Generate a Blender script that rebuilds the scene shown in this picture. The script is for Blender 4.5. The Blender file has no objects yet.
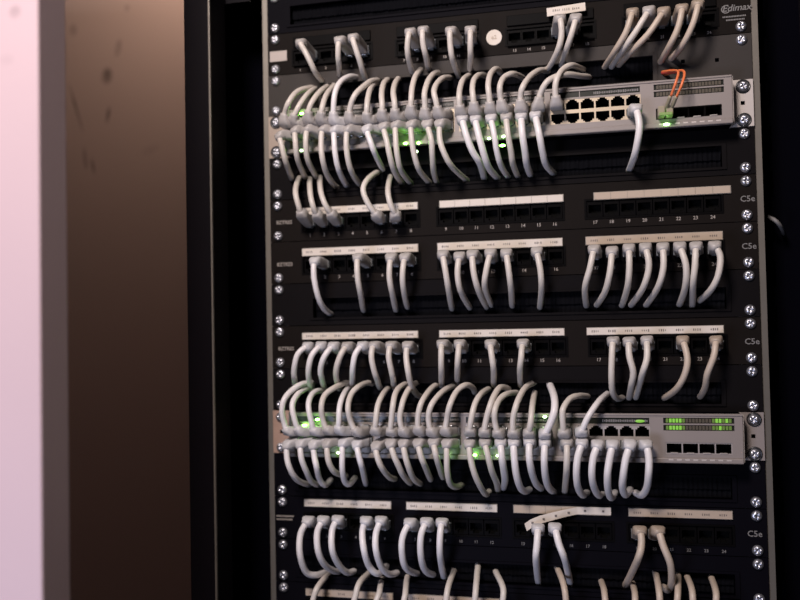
import bpy, bmesh, math, random
import numpy as np
from mathutils import Vector, Matrix

random.seed(7)
C = bpy.context.scene.collection
SC = bpy.context.scene
MM = 0.001
U = 44.45          # one rack unit, mm

# ------------------------------------------------------------------ camera
CAM = Vector((0.0913, -0.8375, -0.1341))
YAW, PITCH, ROLL, FPX = -0.22666, 0.02906, -0.01986, 841.76
_f = Vector((math.sin(YAW) * math.cos(PITCH), math.cos(YAW) * math.cos(PITCH), math.sin(PITCH)))
_r = Vector((math.cos(YAW), -math.sin(YAW), 0))
_u = _r.cross(_f)
_r, _u = (_r * math.cos(ROLL) + _u * math.sin(ROLL)), (_u * math.cos(ROLL) - _r * math.sin(ROLL))
cd = bpy.data.cameras.new('camera')
cam = bpy.data.objects.new('camera', cd)
C.objects.link(cam)
cd.sensor_width = 36.0
cd.lens = FPX / 800 * 36.0
cd.clip_start = 0.02
cam.matrix_world = Matrix(((_r.x, _u.x, -_f.x, CAM.x), (_r.y, _u.y, -_f.y, CAM.y),
                           (_r.z, _u.z, -_f.z, CAM.z), (0, 0, 0, 1)))
cd.dof.use_dof = True
cd.dof.focus_distance = 0.79
cd.dof.aperture_fstop = 2.7
SC.camera = cam


def at(px, py, Y=0.0):
    """World point where the view ray through a photo point meets the plane at depth Y."""
    d = _f + _r * ((px - 400) / FPX) - _u * ((py - 300) / FPX)
    t = (Y - CAM.y) / d.y
    return CAM + d * t


# ------------------------------------------------------------------ world, lights, exposure
w = bpy.data.worlds.new('world'); SC.world = w; w.use_nodes = True
w.node_tree.nodes['Background'].inputs[0].default_value = (0.55, 0.5, 0.6, 1)
w.node_tree.nodes['Background'].inputs[1].default_value = 0.02
SC.view_settings.view_transform = 'Standard'
SC.view_settings.look = 'None'
SC.view_settings.exposure = 0.0
SC.view_settings.gamma = 1.0
SC.view_settings.use_curve_mapping = False


def area(name, loc, to, size, power, col, sy=None):
    l = bpy.data.lights.new(name, 'AREA'); l.energy = power; l.color = col
    l.shape = 'RECTANGLE'; l.size = size; l.size_y = sy or size
    o = bpy.data.objects.new(name, l); C.objects.link(o); o.location = loc
    o.rotation_euler = (Vector(to) - Vector(loc)).to_track_quat('-Z', 'Y').to_euler()
    return o


area('room_light', (-0.20, -1.02, 0.66), (-0.20, 0, 0.10), 0.26, 18.0, (1.0, 0.88, 0.84))
area('cool_daylight', (-0.50, -1.15, -0.55), (-0.12, 0, -0.30), 0.35, 6.0, (0.66, 0.72, 1.0))
area('warm_ceiling_lamp', (-0.34, 0.12, 0.58), (-0.50, 0.30, 0.50), 0.08, 2.0, (1.0, 0.72, 0.58))


# ------------------------------------------------------------------ materials
def mat(name, col, rough=0.5, metal=0.0, noise=0.0, nscale=60.0, bump=0.0, bscale=400.0, emit=0.0, spec=0.5, trans=0.0, alpha=1.0, ecol=None):
    m = bpy.data.materials.new(name); m.use_nodes = True
    nt = m.node_tree; b = nt.nodes['Principled BSDF']
    b.inputs['Base Color'].default_value = (*col, 1)
    b.inputs['Roughness'].default_value = rough
    b.inputs['Metallic'].default_value = metal
    b.inputs['Specular IOR Level'].default_value = spec
    if trans: b.inputs['Transmission Weight'].default_value = trans
    if emit:
        b.inputs['Emission Color'].default_value = (*(ecol or col), 1)
        b.inputs['Emission Strength'].default_value = emit
    tc = nt.nodes.new('ShaderNodeTexCoord')
    if noise:
        n = nt.nodes.new('ShaderNodeTexNoise'); n.inputs['Scale'].default_value = nscale
        n.inputs['Detail'].default_value = 4
        nt.links.new(tc.outputs['Object'], n.inputs['Vector'])
        r = nt.nodes.new('ShaderNodeMapRange')
        r.inputs['To Min'].default_value = 1 - noise; r.inputs['To Max'].default_value = 1 + noise
        nt.links.new(n.outputs['Fac'], r.inputs['Value'])
        x = nt.nodes.new('ShaderNodeVectorMath'); x.operation = 'SCALE'
        x.inputs[0].default_value = col
        nt.links.new(r.outputs['Result'], x.inputs['Scale'])
        nt.links.new(x.outputs['Vector'], b.inputs['Base Color'])
    if bump:
        n2 = nt.nodes.new('ShaderNodeTexNoise'); n2.inputs['Scale'].default_value = bscale
        nt.links.new(tc.outputs['Object'], n2.inputs['Vector'])
        bp = nt.nodes.new('ShaderNodeBump'); bp.inputs['Strength'].default_value = bump
        bp.inputs['Distance'].default_value = 0.0005
        nt.links.new(n2.outputs['Fac'], bp.inputs['Height'])
        nt.links.new(bp.outputs['Normal'], b.inputs['Normal'])
    return m


M = dict(
    black=mat('black_powder_coat', (0.0085, 0.0063, 0.0055), 0.62, noise=0.12, nscale=25, bump=0.15, bscale=900, spec=0.06),
    entry=mat('satin_black_steel', (0.0055, 0.0045, 0.0050), 0.62, noise=0.12, nscale=25, bump=0.12, bscale=900, spec=0.05),
    grey=mat('grey_steel', (0.040, 0.034, 0.031), 0.6, spec=0.15, noise=0.12, nscale=20, bump=0.1, bscale=900),
    navy=mat('blue_black_steel', (0.0030, 0.0026, 0.0045), 0.6, noise=0.12, nscale=25, bump=0.12, bscale=900, spec=0.04),
    cabinet=mat('cabinet_paint', (0.0045, 0.0034, 0.0050), 0.5, bump=0.1, bscale=700, spec=0.08),
    interior=mat('cabinet_interior', (0.0012, 0.0011, 0.0028), 0.8, spec=0.02),
    rail=mat('zinc_rail', (0.20, 0.18, 0.155), 0.42, 0.55, noise=0.15, nscale=40),
    jack=mat('black_plastic', (0.0028, 0.0024, 0.0026), 0.5, spec=0.035),
    hollow=mat('dark_hollow', (0.002, 0.0018, 0.0018), 0.8, spec=0.1),
    bristle=mat('black_bristles', (0.0035, 0.0035, 0.0048), 0.9, spec=0.05),
    switch=mat('light_grey_switch_paint', (0.25, 0.215, 0.20), 0.45, noise=0.05, nscale=30),
    ear=mat('bare_ear_steel', (0.62, 0.56, 0.52), 0.35, 0.3, noise=0.06, nscale=30),
    rail_ear=mat('warm_ear_steel', (0.36, 0.29, 0.24), 0.4, 0.3, noise=0.12, nscale=60),
    copper=mat('rosy_ear_steel', (0.50, 0.33, 0.25), 0.4, 0.4, noise=0.15, nscale=60),
    lattice=mat('brass_port_shield', (0.50, 0.41, 0.30), 0.38, 0.25),
    lattice2=mat('grey_port_shield', (0.40, 0.36, 0.34), 0.38, 0.25),
    white=mat('white_paper', (0.64, 0.57, 0.50), 0.6),
    tan=mat('tan_paper', (0.44, 0.35, 0.27), 0.6, noise=0.08, nscale=80),
    sticker=mat('grey_sticker', (0.42, 0.36, 0.33), 0.6, noise=0.05),
    holder=mat('strip_holder', (0.25, 0.22, 0.19), 0.5),
    ink=mat('label_ink', (0.12, 0.10, 0.09), 0.6),
    print=mat('pale_print', (0.32, 0.28, 0.25), 0.6),
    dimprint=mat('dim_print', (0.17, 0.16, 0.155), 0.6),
    screw=mat('nickel_screw', (0.50, 0.50, 0.54), 0.32, 0.85, bump=0.2, bscale=600),
    washer=mat('cup_washer', (0.02, 0.02, 0.022), 0.3),
    cord=mat('grey_cord_jacket', (0.60, 0.545, 0.49), 0.42, noise=0.06, nscale=120),
    cord_white=mat('white_cord_jacket', (0.74, 0.70, 0.69), 0.38, noise=0.05, nscale=120),
    cord_warm=mat('beige_cord_jacket', (0.50, 0.41, 0.33), 0.45, noise=0.07, nscale=120),
    boot=mat('grey_boot_rubber', (0.40, 0.37, 0.35), 0.45, noise=0.06, nscale=150),
    boot_white=mat('white_boot_rubber', (0.52, 0.50, 0.50), 0.4, noise=0.05, nscale=150),
    boot_warm=mat('beige_boot_rubber', (0.35, 0.28, 0.22), 0.45, noise=0.06, nscale=150),
    plug=mat('clear_plug', (0.42, 0.44, 0.46), 0.12, spec=0.7, trans=0.35),
    orange=mat('orange_fibre', (0.80, 0.20, 0.07), 0.4),
    red=mat('red_fibre', (0.55, 0.07, 0.05), 0.4),
    green=mat('green_clip', (0.22, 0.34, 0.10), 0.4),
    connector=mat('smoke_connector', (0.30, 0.26, 0.18), 0.35),
    led=mat('green_led', (0.25, 0.9, 0.12), 0.4, emit=20.0, ecol=(0.30, 1.0, 0.12)),
    led_soft=mat('soft_green_led', (0.12, 0.3, 0.05), 0.4, emit=0.42, ecol=(0.35, 0.80, 0.08)),
    led_pale=mat('pale_green_led', (0.5, 0.9, 0.4), 0.4, emit=9.0, ecol=(0.62, 1.0, 0.48)),
    led_dim=mat('dim_green_led', (0.10, 0.16, 0.04), 0.4, emit=0.10, ecol=(0.35, 0.70, 0.08)),
    led_off=mat('unlit_led', (0.095, 0.080, 0.060), 0.3),
    window=mat('smoked_window', (0.016, 0.018, 0.014), 0.25),
    floor=mat('floor_vinyl', (0.07, 0.065, 0.06), 0.5, noise=0.2, nscale=8),
    ceiling=mat('ceiling_paint', (0.55, 0.52, 0.50), 0.8),
    bolt_dark=mat('dark_bolt', (0.03, 0.03, 0.035), 0.3, 0.6),
)


# ------------------------------------------------------------------ helpers
def link(name, me, parent=None, mats=None):
    o = bpy.data.objects.new(name, me); C.objects.link(o)
    if mats and not me.materials:
        for m in mats: me.materials.append(m)
    if parent: o.parent = parent
    return o


def mesh(name, vs, fs, mats, mi=None, smooth=False):
    me = bpy.data.meshes.new(name)
    me.from_pydata([tuple(v) for v in vs], [], fs)
    for m in mats: me.materials.append(m)
    if mi: me.polygons.foreach_set('material_index', mi)
    if smooth: me.polygons.foreach_set('use_smooth', [True] * len(me.polygons))
    me.update()
    return me


def thing(name, label, cat, loc=(0, 0, 0), group=None):
    o = bpy.data.objects.new(name, None); C.objects.link(o); o.location = loc
    o.empty_display_size = 0.02
    o['label'] = label; o['category'] = cat
    if group: o['group'] = group
    return o


def boxes(name, lst, m, bevel=0.0):
    """lst: (x0,x1,y0,y1,z0,z1) in metres -> one mesh."""
    bm = bmesh.new()
    for x0, x1, y0, y1, z0, z1 in lst:
        v = [bm.verts.new(p) for p in ((x0, y0, z0), (x1, y0, z0), (x1, y1, z0), (x0, y1, z0),
                                       (x0, y0, z1), (x1, y0, z1), (x1, y1, z1), (x0, y1, z1))]
        for q in ((0, 1, 5, 4), (1, 2, 6, 5), (2, 3, 7, 6), (3, 0, 4, 7), (4, 5, 6, 7), (3, 2, 1, 0)):
            bm.faces.new([v[i] for i in q])
    if bevel:
        bmesh.ops.bevel(bm, geom=bm.edges[:], offset=bevel, segments=2, affect='EDGES', profile=0.5)
    me = bpy.data.meshes.new(name); bm.to_mesh(me); bm.free()
    me.materials.append(m)
    return me


def gridplate(name, x0, x1, z0, z1, y0, y1, holes, mats, back=False, wall=0):
    """A plate in XZ, front at y0, back at y1, with rectangular holes (hx0,hx1,hz0,hz1). Overlapping holes merge."""
    xs = sorted({round(v, 7) for v in [x0, x1] + [h[0] for h in holes] + [h[1] for h in holes]})
    zs = sorted({round(v, 7) for v in [z0, z1] + [h[2] for h in holes] + [h[3] for h in holes]})
    nx, nz = len(xs) - 1, len(zs) - 1

    def solid(i, k):
        if i < 0 or k < 0 or i >= nx or k >= nz: return False
        cx, cz = (xs[i] + xs[i + 1]) / 2, (zs[k] + zs[k + 1]) / 2
        return not any(h[0] < cx < h[1] and h[2] < cz < h[3] for h in holes)
    vid, vs, fs, mi = {}, [], [], []

    def V(i, k, s):
        key = (i, k, s)
        if key not in vid:
            vid[key] = len(vs); vs.append((xs[i], y1 if s else y0, zs[k]))
        return vid[key]
    for i in range(nx):
        for k in range(nz):
            if solid(i, k):
                fs.append((V(i, k, 0), V(i + 1, k, 0), V(i + 1, k + 1, 0), V(i, k + 1, 0))); mi.append(0)
                fs.append((V(i, k, 1), V(i, k + 1, 1), V(i + 1, k + 1, 1), V(i + 1, k, 1))); mi.append(0)
                for di, dk, a, b in ((-1, 0, (i, k + 1), (i, k)), (1, 0, (i + 1, k), (i + 1, k + 1)),
                                     (0, -1, (i, k), (i + 1, k)), (0, 1, (i + 1, k + 1), (i, k + 1))):
                    if not solid(i + di, k + dk):
                        fs.append((V(*b, 0), V(*a, 0), V(*a, 1), V(*b, 1)))
                        mi.append(wall if (0 <= i + di < nx and 0 <= k + dk < nz) else 0)
            elif back:
                fs.append((V(i, k, 1), V(i + 1, k, 1), V(i + 1, k + 1, 1), V(i, k + 1, 1))); mi.append(wall)
    return mesh(name, vs, fs, mats, mi)


_txt = {}
def text_mesh(s, size, m, shear=0.0, spacing=1.0):
    key = (s, size, m.name, shear)
    if key in _txt: return _txt[key]
    c = bpy.data.curves.new('lettering', 'FONT'); c.body = s; c.size = size
    c.align_x = 'CENTER'; c.align_y = 'CENTER'; c.extrude = 0.00012; c.shear = shear; c.resolution_u = 2
    c.space_character = spacing; c.offset = size * 0.012
    o = bpy.data.objects.new('lettering', c); C.objects.link(o)
    me = bpy.data.meshes.new_from_object(o.evaluated_get(bpy.context.evaluated_depsgraph_get()))
    me.transform(Matrix.Rotation(math.pi / 2, 4, 'X'))
    me.materials.clear(); me.materials.append(m)
    bpy.data.objects.remove(o); bpy.data.curves.remove(c)
    _txt[key] = me
    return me


def put_text(name, s, x, y, z, size, m, parent, shear=0.0):
    o = link(name, text_mesh(s, size, m, shear), parent); o.location = (x, y, z); return o


# phillips pan-head screw (front face towards -Y), origin at the panel surface
def screw_mesh():
    N = 24; rings = [0.0007, 0.0016, 0.0026, 0.0036, 0.0046, 0.0050, 0.0050]
    hs = [0.0036, 0.0035, 0.0033, 0.0028, 0.0018, 0.0009, 0.0]
    vs = [(0, -0.0018, 0)]; fs = []
    for r, h in zip(rings, hs):
        for k in range(N):
            a = 2 * math.pi * k / N; x, z = r * math.cos(a), r * math.sin(a)
            hh = h
            if r < 0.003 and (abs(x) < 0.00062 or abs(z) < 0.00062): hh = h - 0.0016
            vs.append((x, -hh, z))
    for k in range(N): fs.append((0, 1 + (k + 1) % N, 1 + k))
    for j in range(len(rings) - 1):
        for k in range(N):
            a, b = 1 + j * N + k, 1 + j * N + (k + 1) % N
            fs.append((a, b, b + N, a + N))
    return mesh('screw', vs, fs, [M['screw']], smooth=True)


def washer_mesh():
    N = 24; vs = []; fs = []
    prof = [(0.0050, -0.0006), (0.0056, -0.0012), (0.0064, -0.0010), (0.0068, 0.0)]
    for r, y in prof:
        for k in range(N):
            a = 2 * math.pi * k / N; vs.append((r * math.cos(a), y, r * math.sin(a)))
    for j in range(3):
        for k in range(N):
            a, b = j * N + k, j * N + (k + 1) % N; fs.append((a, b, b + N, a + N))
    return mesh('washer', vs, fs, [M['washer']], smooth=True)


SCREW, WASHER = screw_mesh(), washer_mesh()


def add_screws(root, ztop, skip=(), y=0.0, washers=()):
    """the four fixing screws of a one-unit panel; ztop in mm."""
    for i, (sx, dz) in enumerate(((-1, 6.35), (-1, 38.1), (1, 6.35), (1, 38.1))):
        if i in skip: continue
        s = link('screw', SCREW, root)
        s.location = (sx * 0.23255, y, (ztop - dz) * MM)
        s.rotation_euler = (random.uniform(-.12, .12), random.uniform(0, 1.5), random.uniform(-.12, .12))
        if i in washers:
            w_ = link('washer', WASHER, s)


def seg(a, b, n):
    return [a + (b - a) * i / (n - 1) for i in range(n)]


# ------------------------------------------------------------------ the room
Ywall = 0.30
FLOOR, CEIL = -1.55, 1.15


def struct(name, me, **k):
    o = link(name, me); o['kind'] = 'structure'; return o


def smudge_wall(name, col, marks, rough=0.85):
    """painted wall with scuffs: marks = (x, z, half-width, half-height, tilt, strength) in world metres"""
    m = mat(name, col, rough, noise=0.05, nscale=6, bump=0.2, bscale=250, spec=0.15)
    nt = m.node_tree; b = nt.nodes['Principled BSDF']
    src = b.inputs['Base Color'].links[0].from_socket
    geo = nt.nodes.new('ShaderNodeNewGeometry'); sep = nt.nodes.new('ShaderNodeSeparateXYZ')
    nz = nt.nodes.new('ShaderNodeTexNoise'); nz.inputs['Scale'].default_value = 45
    nt.links.new(geo.outputs['Position'], nz.inputs['Vector'])
    nt.links.new(geo.outputs['Position'], sep.inputs[0])

    def math_(op, a, c=None):
        n = nt.nodes.new('ShaderNodeMath'); n.operation = op
        for i, v in enumerate((a, c)):
            if v is None: continue
            if isinstance(v, (int, float)): n.inputs[i].default_value = v
            else: nt.links.new(v, n.inputs[i])
        return n.outputs[0]
    tot = None
    for (mx, mz, hw, hh, tilt, st) in marks:
        dx = math_('SUBTRACT', sep.outputs['X'], mx); dz = math_('SUBTRACT', sep.outputs['Z'], mz)
        c, s = math.cos(tilt), math.sin(tilt)
        a = math_('DIVIDE', math_('ADD', math_('MULTIPLY', dx, c), math_('MULTIPLY', dz, s)), hw)
        e = math_('DIVIDE', math_('SUBTRACT', math_('MULTIPLY', dz, c), math_('MULTIPLY', dx, s)), hh)
        r2 = math_('ADD', math_('MULTIPLY', a, a), math_('MULTIPLY', e, e))
        v = math_('MAXIMUM', math_('SUBTRACT', 1.0, r2), 0.0)
        v = math_('MULTIPLY', v, st)
        tot = v if tot is None else math_('ADD', tot, v)
    tot = math_('MULTIPLY', tot, math_('MULTIPLY', nz.outputs['Fac'], 1.7))
    tot = math_('MINIMUM', tot, 0.85)
    k = math_('SUBTRACT', 1.0, tot)
    x = nt.nodes.new('ShaderNodeVectorMath'); x.operation = 'SCALE'
    nt.links.new(src, x.inputs[0]); nt.links.new(k, x.inputs['Scale'])
    nt.links.new(x.outputs['Vector'], b.inputs['Base Color'])
    return m


def mk(px, py, Y, hw, hh, tilt, st):
    p = at(px, py, Y); return (p.x, p.z, hw * MM, hh * MM, tilt, st)


wm = smudge_wall('beige_wall_paint', (0.46, 0.37, 0.33), [
    mk(76, 108, Ywall, 2.5, 46, 0.30, .75), mk(118, 48, Ywall, 7, 16, -.25, .5), mk(107, 76, Ywall, 11, 15, -.1, .55),
    mk(108, 115, Ywall, 4, 16, -.2, .5), mk(85, 158, Ywall, 4, 20, 0.1, .55), mk(93, 166, Ywall, 3, 16, .2, .5),
    mk(127, 8, Ywall, 6, 7, 0, .3), mk(73, 30, Ywall, 9, 12, 0, .3), mk(150, 150, Ywall, 20, 8, .3, .12)])
struct('wall_back', boxes('wall_back', [(-2.2, 2.2, Ywall + 0.62, Ywall + 0.72, FLOOR, CEIL)], wm))
# the stretch of wall that juts forward beside the cabinet
struct('wall_left', boxes('wall_left', [(-2.2, -0.42, Ywall, Ywall + 0.62, FLOOR, CEIL)], wm))
struct('floor', boxes('floor', [(-2.2, 2.2, -3.0, Ywall + 0.72, FLOOR - 0.1, FLOOR)], M['floor']))
struct('ceiling', boxes('ceiling', [(-2.2, 2.2, -0.1, Ywall + 0.72, CEIL, CEIL + 0.1)], M['ceiling']))

# open door leaf, its free edge turned to the cabinet
Yd = -0.33
e1, e2 = at(40, 300, Yd), None
dm = smudge_wall('pink_white_door_paint', (0.56, 0.42, 0.435), [
    mk(15, 12, Yd, 6, 6, 0, .32), mk(6, 60, Yd, 8, 5, 0, .08)], rough=0.5)
struct('door_1', boxes('door_1', [(e1.x - 0.82, e1.x, Yd, Yd + 0.032, FLOOR + 0.01, 0.55)], dm, bevel=0.0015))

# ------------------------------------------------------------------ the cabinet
ZT, ZB = 0.42, FLOOR + 0.02
rack = thing('rack_cabinet', 'tall black server cabinet with silver edged mounting rails holding all the equipment', 'rack', (0, 0.3, ZB))


def rk(name, me, label=None):
    o = link(name, me); o.parent = rack; o.matrix_parent_inverse = rack.matrix_world.inverted()
    o.location = (0, -0.3, -ZB)
    o.matrix_parent_inverse = Matrix.Identity(4)
    if label: o['label'] = label
    return o


for s in (-1, 1):
    xo, xi = s * 0.303, s * 0.276
    rk('frame_post', boxes('frame_post', [(min(xo, xi), max(xo, xi), -0.070, -0.030, ZB, ZT)], M['cabinet'], bevel=0.0012))
    # the post's thin rolled inner lip that catches the light
    a, b = s * 0.2762, s * 0.2742
    rk('post_lip', boxes('post_lip', [(min(a, b), max(a, b), -0.0715, -0.0685, ZB, ZT)], M['rail'], bevel=0.0004),
       'pale bare edge of the post')
    a, b = s * 0.2965, s * 0.300
    rk('side_panel', boxes('side_panel', [(min(a, b), max(a, b), -0.03, 0.56, ZB, ZT)], M['interior']))
    # mounting rail, an L in section, square holes behind the ears
    a, b = s * 0.2215, s * 0.2478
    holes = []
    for k in range(-9, 26):
        for dz in (6.35, 22.2, 38.1):
            z = (-k * U - dz) * MM
            holes.append((min(s * .2279, s * .2373), max(s * .2279, s * .2373), z - .0047, z + .0047))
    rk('mounting_rail', gridplate('mounting_rail', min(a, b), max(a, b), -1.20, ZT - 0.02, 0.0022, 0.0040, holes, [M['rail']]),
       'zinc plated rail with square holes')
    a, b = s * 0.2462, s * 0.2478
    rk('rail_flange', boxes('rail_flange', [(min(a, b), max(a, b), 0.004, 0.045, -1.20, ZT - 0.02)], M['interior']))
    # slotted upright deeper inside
    a, b = s * 0.252, s * 0.2965
    holes = [(min(s * .262, s * .266), max(s * .262, s * .266), -k * U * MM - .016, -k * U * MM + .010) for k in range(-9, 26)]
    rk('slotted_upright', gridplate('slotted_upright', min(a, b), max(a, b), -1.2, ZT - .02, 0.050, 0.052, holes, [M['interior']]))
rk('top_panel', boxes('top_panel', [(-0.303, 0.303, -0.07, 0.56, ZT, ZT + 0.03)], M['cabinet'], bevel=0.002))
rk('base_panel', boxes('base_panel', [(-0.303, 0.303, -0.07, 0.56, ZB, ZB + 0.04)], M['cabinet'], bevel=0.002))
rk('rear_panel', boxes('rear_panel', [(-0.2965, 0.2965, 0.55, 0.56, ZB + .04, ZT)], M['interior']))
# angle bracket at the head of the bay beside the wall-side rail
rk('angle_bracket', boxes('angle_bracket', [(-0.2950, -0.2500, -0.028, 0.050, 0.226, 0.230), (-0.2950, -0.2500, -0.028, -0.024, 0.205, 0.230)], M['cabinet']))

ORD = ['zeroth', 'first', 'second', 'third', 'fourth', 'fifth', 'sixth', 'seventh', 'eighth', 'ninth', 'tenth', 'eleventh', 'twelfth',
       'thirteenth', 'fourteenth', 'fifteenth', 'sixteenth', 'seventeenth', 'eighteenth', 'nineteenth', 'twentieth', 'twenty-first',
       'twenty-second', 'twenty-third', 'twenty-fourth']
NUM = ['zero', 'one', 'two', 'three', 'four', 'five', 'six', 'seven', 'eight', 'nine', 'ten', 'eleven', 'twelve', 'thirteen', 'fourteen',
       'fifteen', 'sixteen', 'seventeen', 'eighteen', 'nineteen', 'twenty', 'twenty-one', 'twenty-two', 'twenty-three', 'twenty-four']


# ------------------------------------------------------------------ cable entry panels
def bristles(x0, x1, z0, z1, y):
    """two rows of black bristles meeting in the middle, as a ridged fringe"""
    n = int((x1 - x0) / 0.0022); vs = []; fs = []
    zm = (z0 + z1) / 2
    for row, (za, zb) in enumerate(((z1, zm - 0.0020), (z0, zm + 0.0020))):
        base = len(vs)
        for i in range(n + 1):
            x = x0 + (x1 - x0) * i / n
            yy = y + (0.0 if i % 2 else 0.0007) + row * 0.0025
            vs.append((x, yy, za)); vs.append((x + random.uniform(-.0008, .0008), yy + random.uniform(-.0004, .0004), zb + random.uniform(-.0004, .0004)))
        for i in range(n):
            a = base + 2 * i
            fs.append((a, a + 2, a + 3, a + 1) if row else (a, a + 1, a + 3, a + 2))
    return mesh('bristle_fringe', vs, fs, [M['bristle']])


def entry_panel(k, label, m, slot, skip=(), washers=(), depth=(16.3, 36.5), extra=()):
    zt = -k * U
    t = thing('cable_entry_plate', label, 'panel', (0, 0, 0), 'blank panels with a cable slot')
    sx0, sx1 = slot
    z1, z0 = (zt - depth[0]) * MM, (zt - depth[1]) * MM
    holes = [(sx0 * MM, sx1 * MM, z0, z1)] + list(extra)
    link('face_plate', gridplate('face_plate', -.2413, .2413, (zt - 44.1) * MM, (zt - .4) * MM, 0, 0.002, holes, [m, M['hollow']], wall=0), t)
    # raised pressing round the slot
    o = 0.004
    link('slot_rim', gridplate('slot_rim', sx0 * MM - o, sx1 * MM + o, z0 - .0022, z1 + .0022, -0.0014, 0.0, [(sx0 * MM, sx1 * MM, z0, z1)], [m]), t)
    br = link('bristle_fringe', bristles(sx0 * MM, sx1 * MM, z0, z1, 0.006), t); br['kind'] = 'stuff'
    link('rear_guard', boxes('rear_guard', [(sx0 * MM - .01, sx1 * MM + .01, .060, .062, z0 - .004, z1 + .004)], M['hollow']), t)
    add_screws(t, zt, skip, washers=washers)
    return t


entry_panel(-5, 'black cable entry panel above everything else, no cable in its slot', M['navy'], (-215, 215))
entry_panel(-3, 'brownish grey cable entry panel just above the upper silver switch', M['grey'], (-182, 152), depth=(14, 38.0),
            extra=[(.1780, .1816, .1096, .1132), (.2086, .2122, .1082, .1118)], skip=(3,), washers=())
entry_panel(-1, 'dark cable entry panel right below the upper silver switch', M['entry'], (-210, 212), washers=())
entry_panel(2, 'dark cable entry panel between the second and third numbered panels', M['entry'], (-195, 212))
entry_panel(4, 'dark cable entry panel right above the lower silver switch', M['entry'], (-212, 205))
entry_panel(6, 'blue black cable entry panel right below the lower silver switch', M['navy'], (-214, 212), skip=(0,))
entry_panel(8, 'blue black cable entry panel between the two lowest patch panels', M['navy'], (-214, 212))


# ------------------------------------------------------------------ patch panels
def jack_mesh(w, h, m, m2):
    """moulded jack: surround with a stepped cavity and latch notch at the bottom, 9 mm deep"""
    c = 0.0059
    return gridplate('jack', -w / 2, w / 2, -h / 2, h / 2, 0.0010, 0.0100,
                     [(-c, c, -.0040, .0040), (-.0030, .0030, -.0062, -.0039)], [m, m2], back=True, wall=1)


JACK = jack_mesh(.0146, .0158, M['jack'], M['hollow'])


def marks_mesh(x0, x1, z, n, m, y):
    """faint illegible pen or print dashes on a paper strip"""
    bs = []
    for i in range(n):
        cx = x0 + (x1 - x0) * (i + .5) / n
        for j in range(4):
            w_ = random.uniform(.0006, .0011); h = random.uniform(.0007, .0012)
            xx = cx - .0034 + j * .0019
            bs.append((xx, xx + w_, y - .00012, y, z - h, z + h))
    me = boxes('print_marks', bs, m)
    return me


def strip(root, x0, x1, z0, z1, style, n):
    """label carrier with paper; style 'blank' = separate blank papers, 'marked' = one paper with small writing, 'tan' """
    s = link('label_strip', boxes('label_strip', [(x0 - .0006, x1 + .0006, -.0014, 0, z0 - .0005, z1 + .0005)], M['holder']), root)
    mm = M['tan'] if 'tan' in style else M['white']
    if 'cells' in style:
        w_ = (x1 - x0) / n
        for i in range(n):
            link('paper_label', boxes('paper_label', [(x0 + i * w_ + .0002, x0 + (i + 1) * w_ - .0002, -.0019, -.0013, z0, z1)], mm), s)
    else:
        link('paper_label', boxes('paper_label', [(x0, x1, -.0019, -.0013, z0, z1)], mm), s)
    if 'marked' in style:
        k = link('print_marks', marks_mesh(x0, x1, (z0 + z1) / 2, n, M['ink'], -.0019), s); k['kind'] = 'stuff'
    return s


def patch_panel(k, label, groups, per, pitch, jz, numz, strips, stz, m, skip=(), c5e=True, code='', numsize=.0046, nummat='print', kz=(16.6, 34.6), washers=()):
    """k unit index; groups: x of first jack per group (mm); strips: (x0,x1,style) mm"""
    zt = -k * U
    t = thing('patch_bay', label, 'patch panel', (0, 0, 0), 'numbered patch panels')
    holes = []
    for g in groups:
        holes.append(((g - pitch / 2 - 1.2) * MM, (g + pitch * (per - .5) + 1.2) * MM, (zt - kz[1]) * MM, (zt - kz[0]) * MM))
    link('face_plate', gridplate('face_plate', -.2413, .2413, (zt - 44.1) * MM, (zt - .4) * MM, 0, 0.002, holes, [m]), t)
    n = 0
    for g in groups:
        x0, x1 = (g - pitch / 2 - 1.2) * MM, (g + pitch * (per - .5) + 1.2) * MM
        link('jack_frame', gridplate('jack_frame', x0 - .001, x1 + .001, (zt - kz[1] - .9) * MM, (zt - kz[0] + .9) * MM, -.0008, .0014, [(x0 + .001, x1 - .001, (zt - kz[1] + .8) * MM, (zt - kz[0] - .8) * MM)], [M['jack']]), t)
        for i in range(per):
            n += 1
            j = link('jack', JACK, t); j.location = ((g + i * pitch) * MM, 0, (zt - jz) * MM)
            put_text('port_number', str(n), (g + i * pitch) * MM, -.0002, (zt - numz) * MM, numsize, M[nummat], t)
    for (a, b, st) in strips:
        if st: strip(t, a * MM, b * MM, (zt - stz[1]) * MM, (zt - stz[0]) * MM, st, per)
    if c5e:
        put_text('rating_mark', 'C5e', .2335 if c5e is True else c5e, -.0002, (zt - 23.2) * MM, .0078, M['dimprint'], t)
    if code:
        put_text('code_mark', code, -.2258, -.0002, (zt - 24) * MM, .0052, M['print'], t)
    add_screws(t, zt, skip, washers=washers)
    return t


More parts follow.
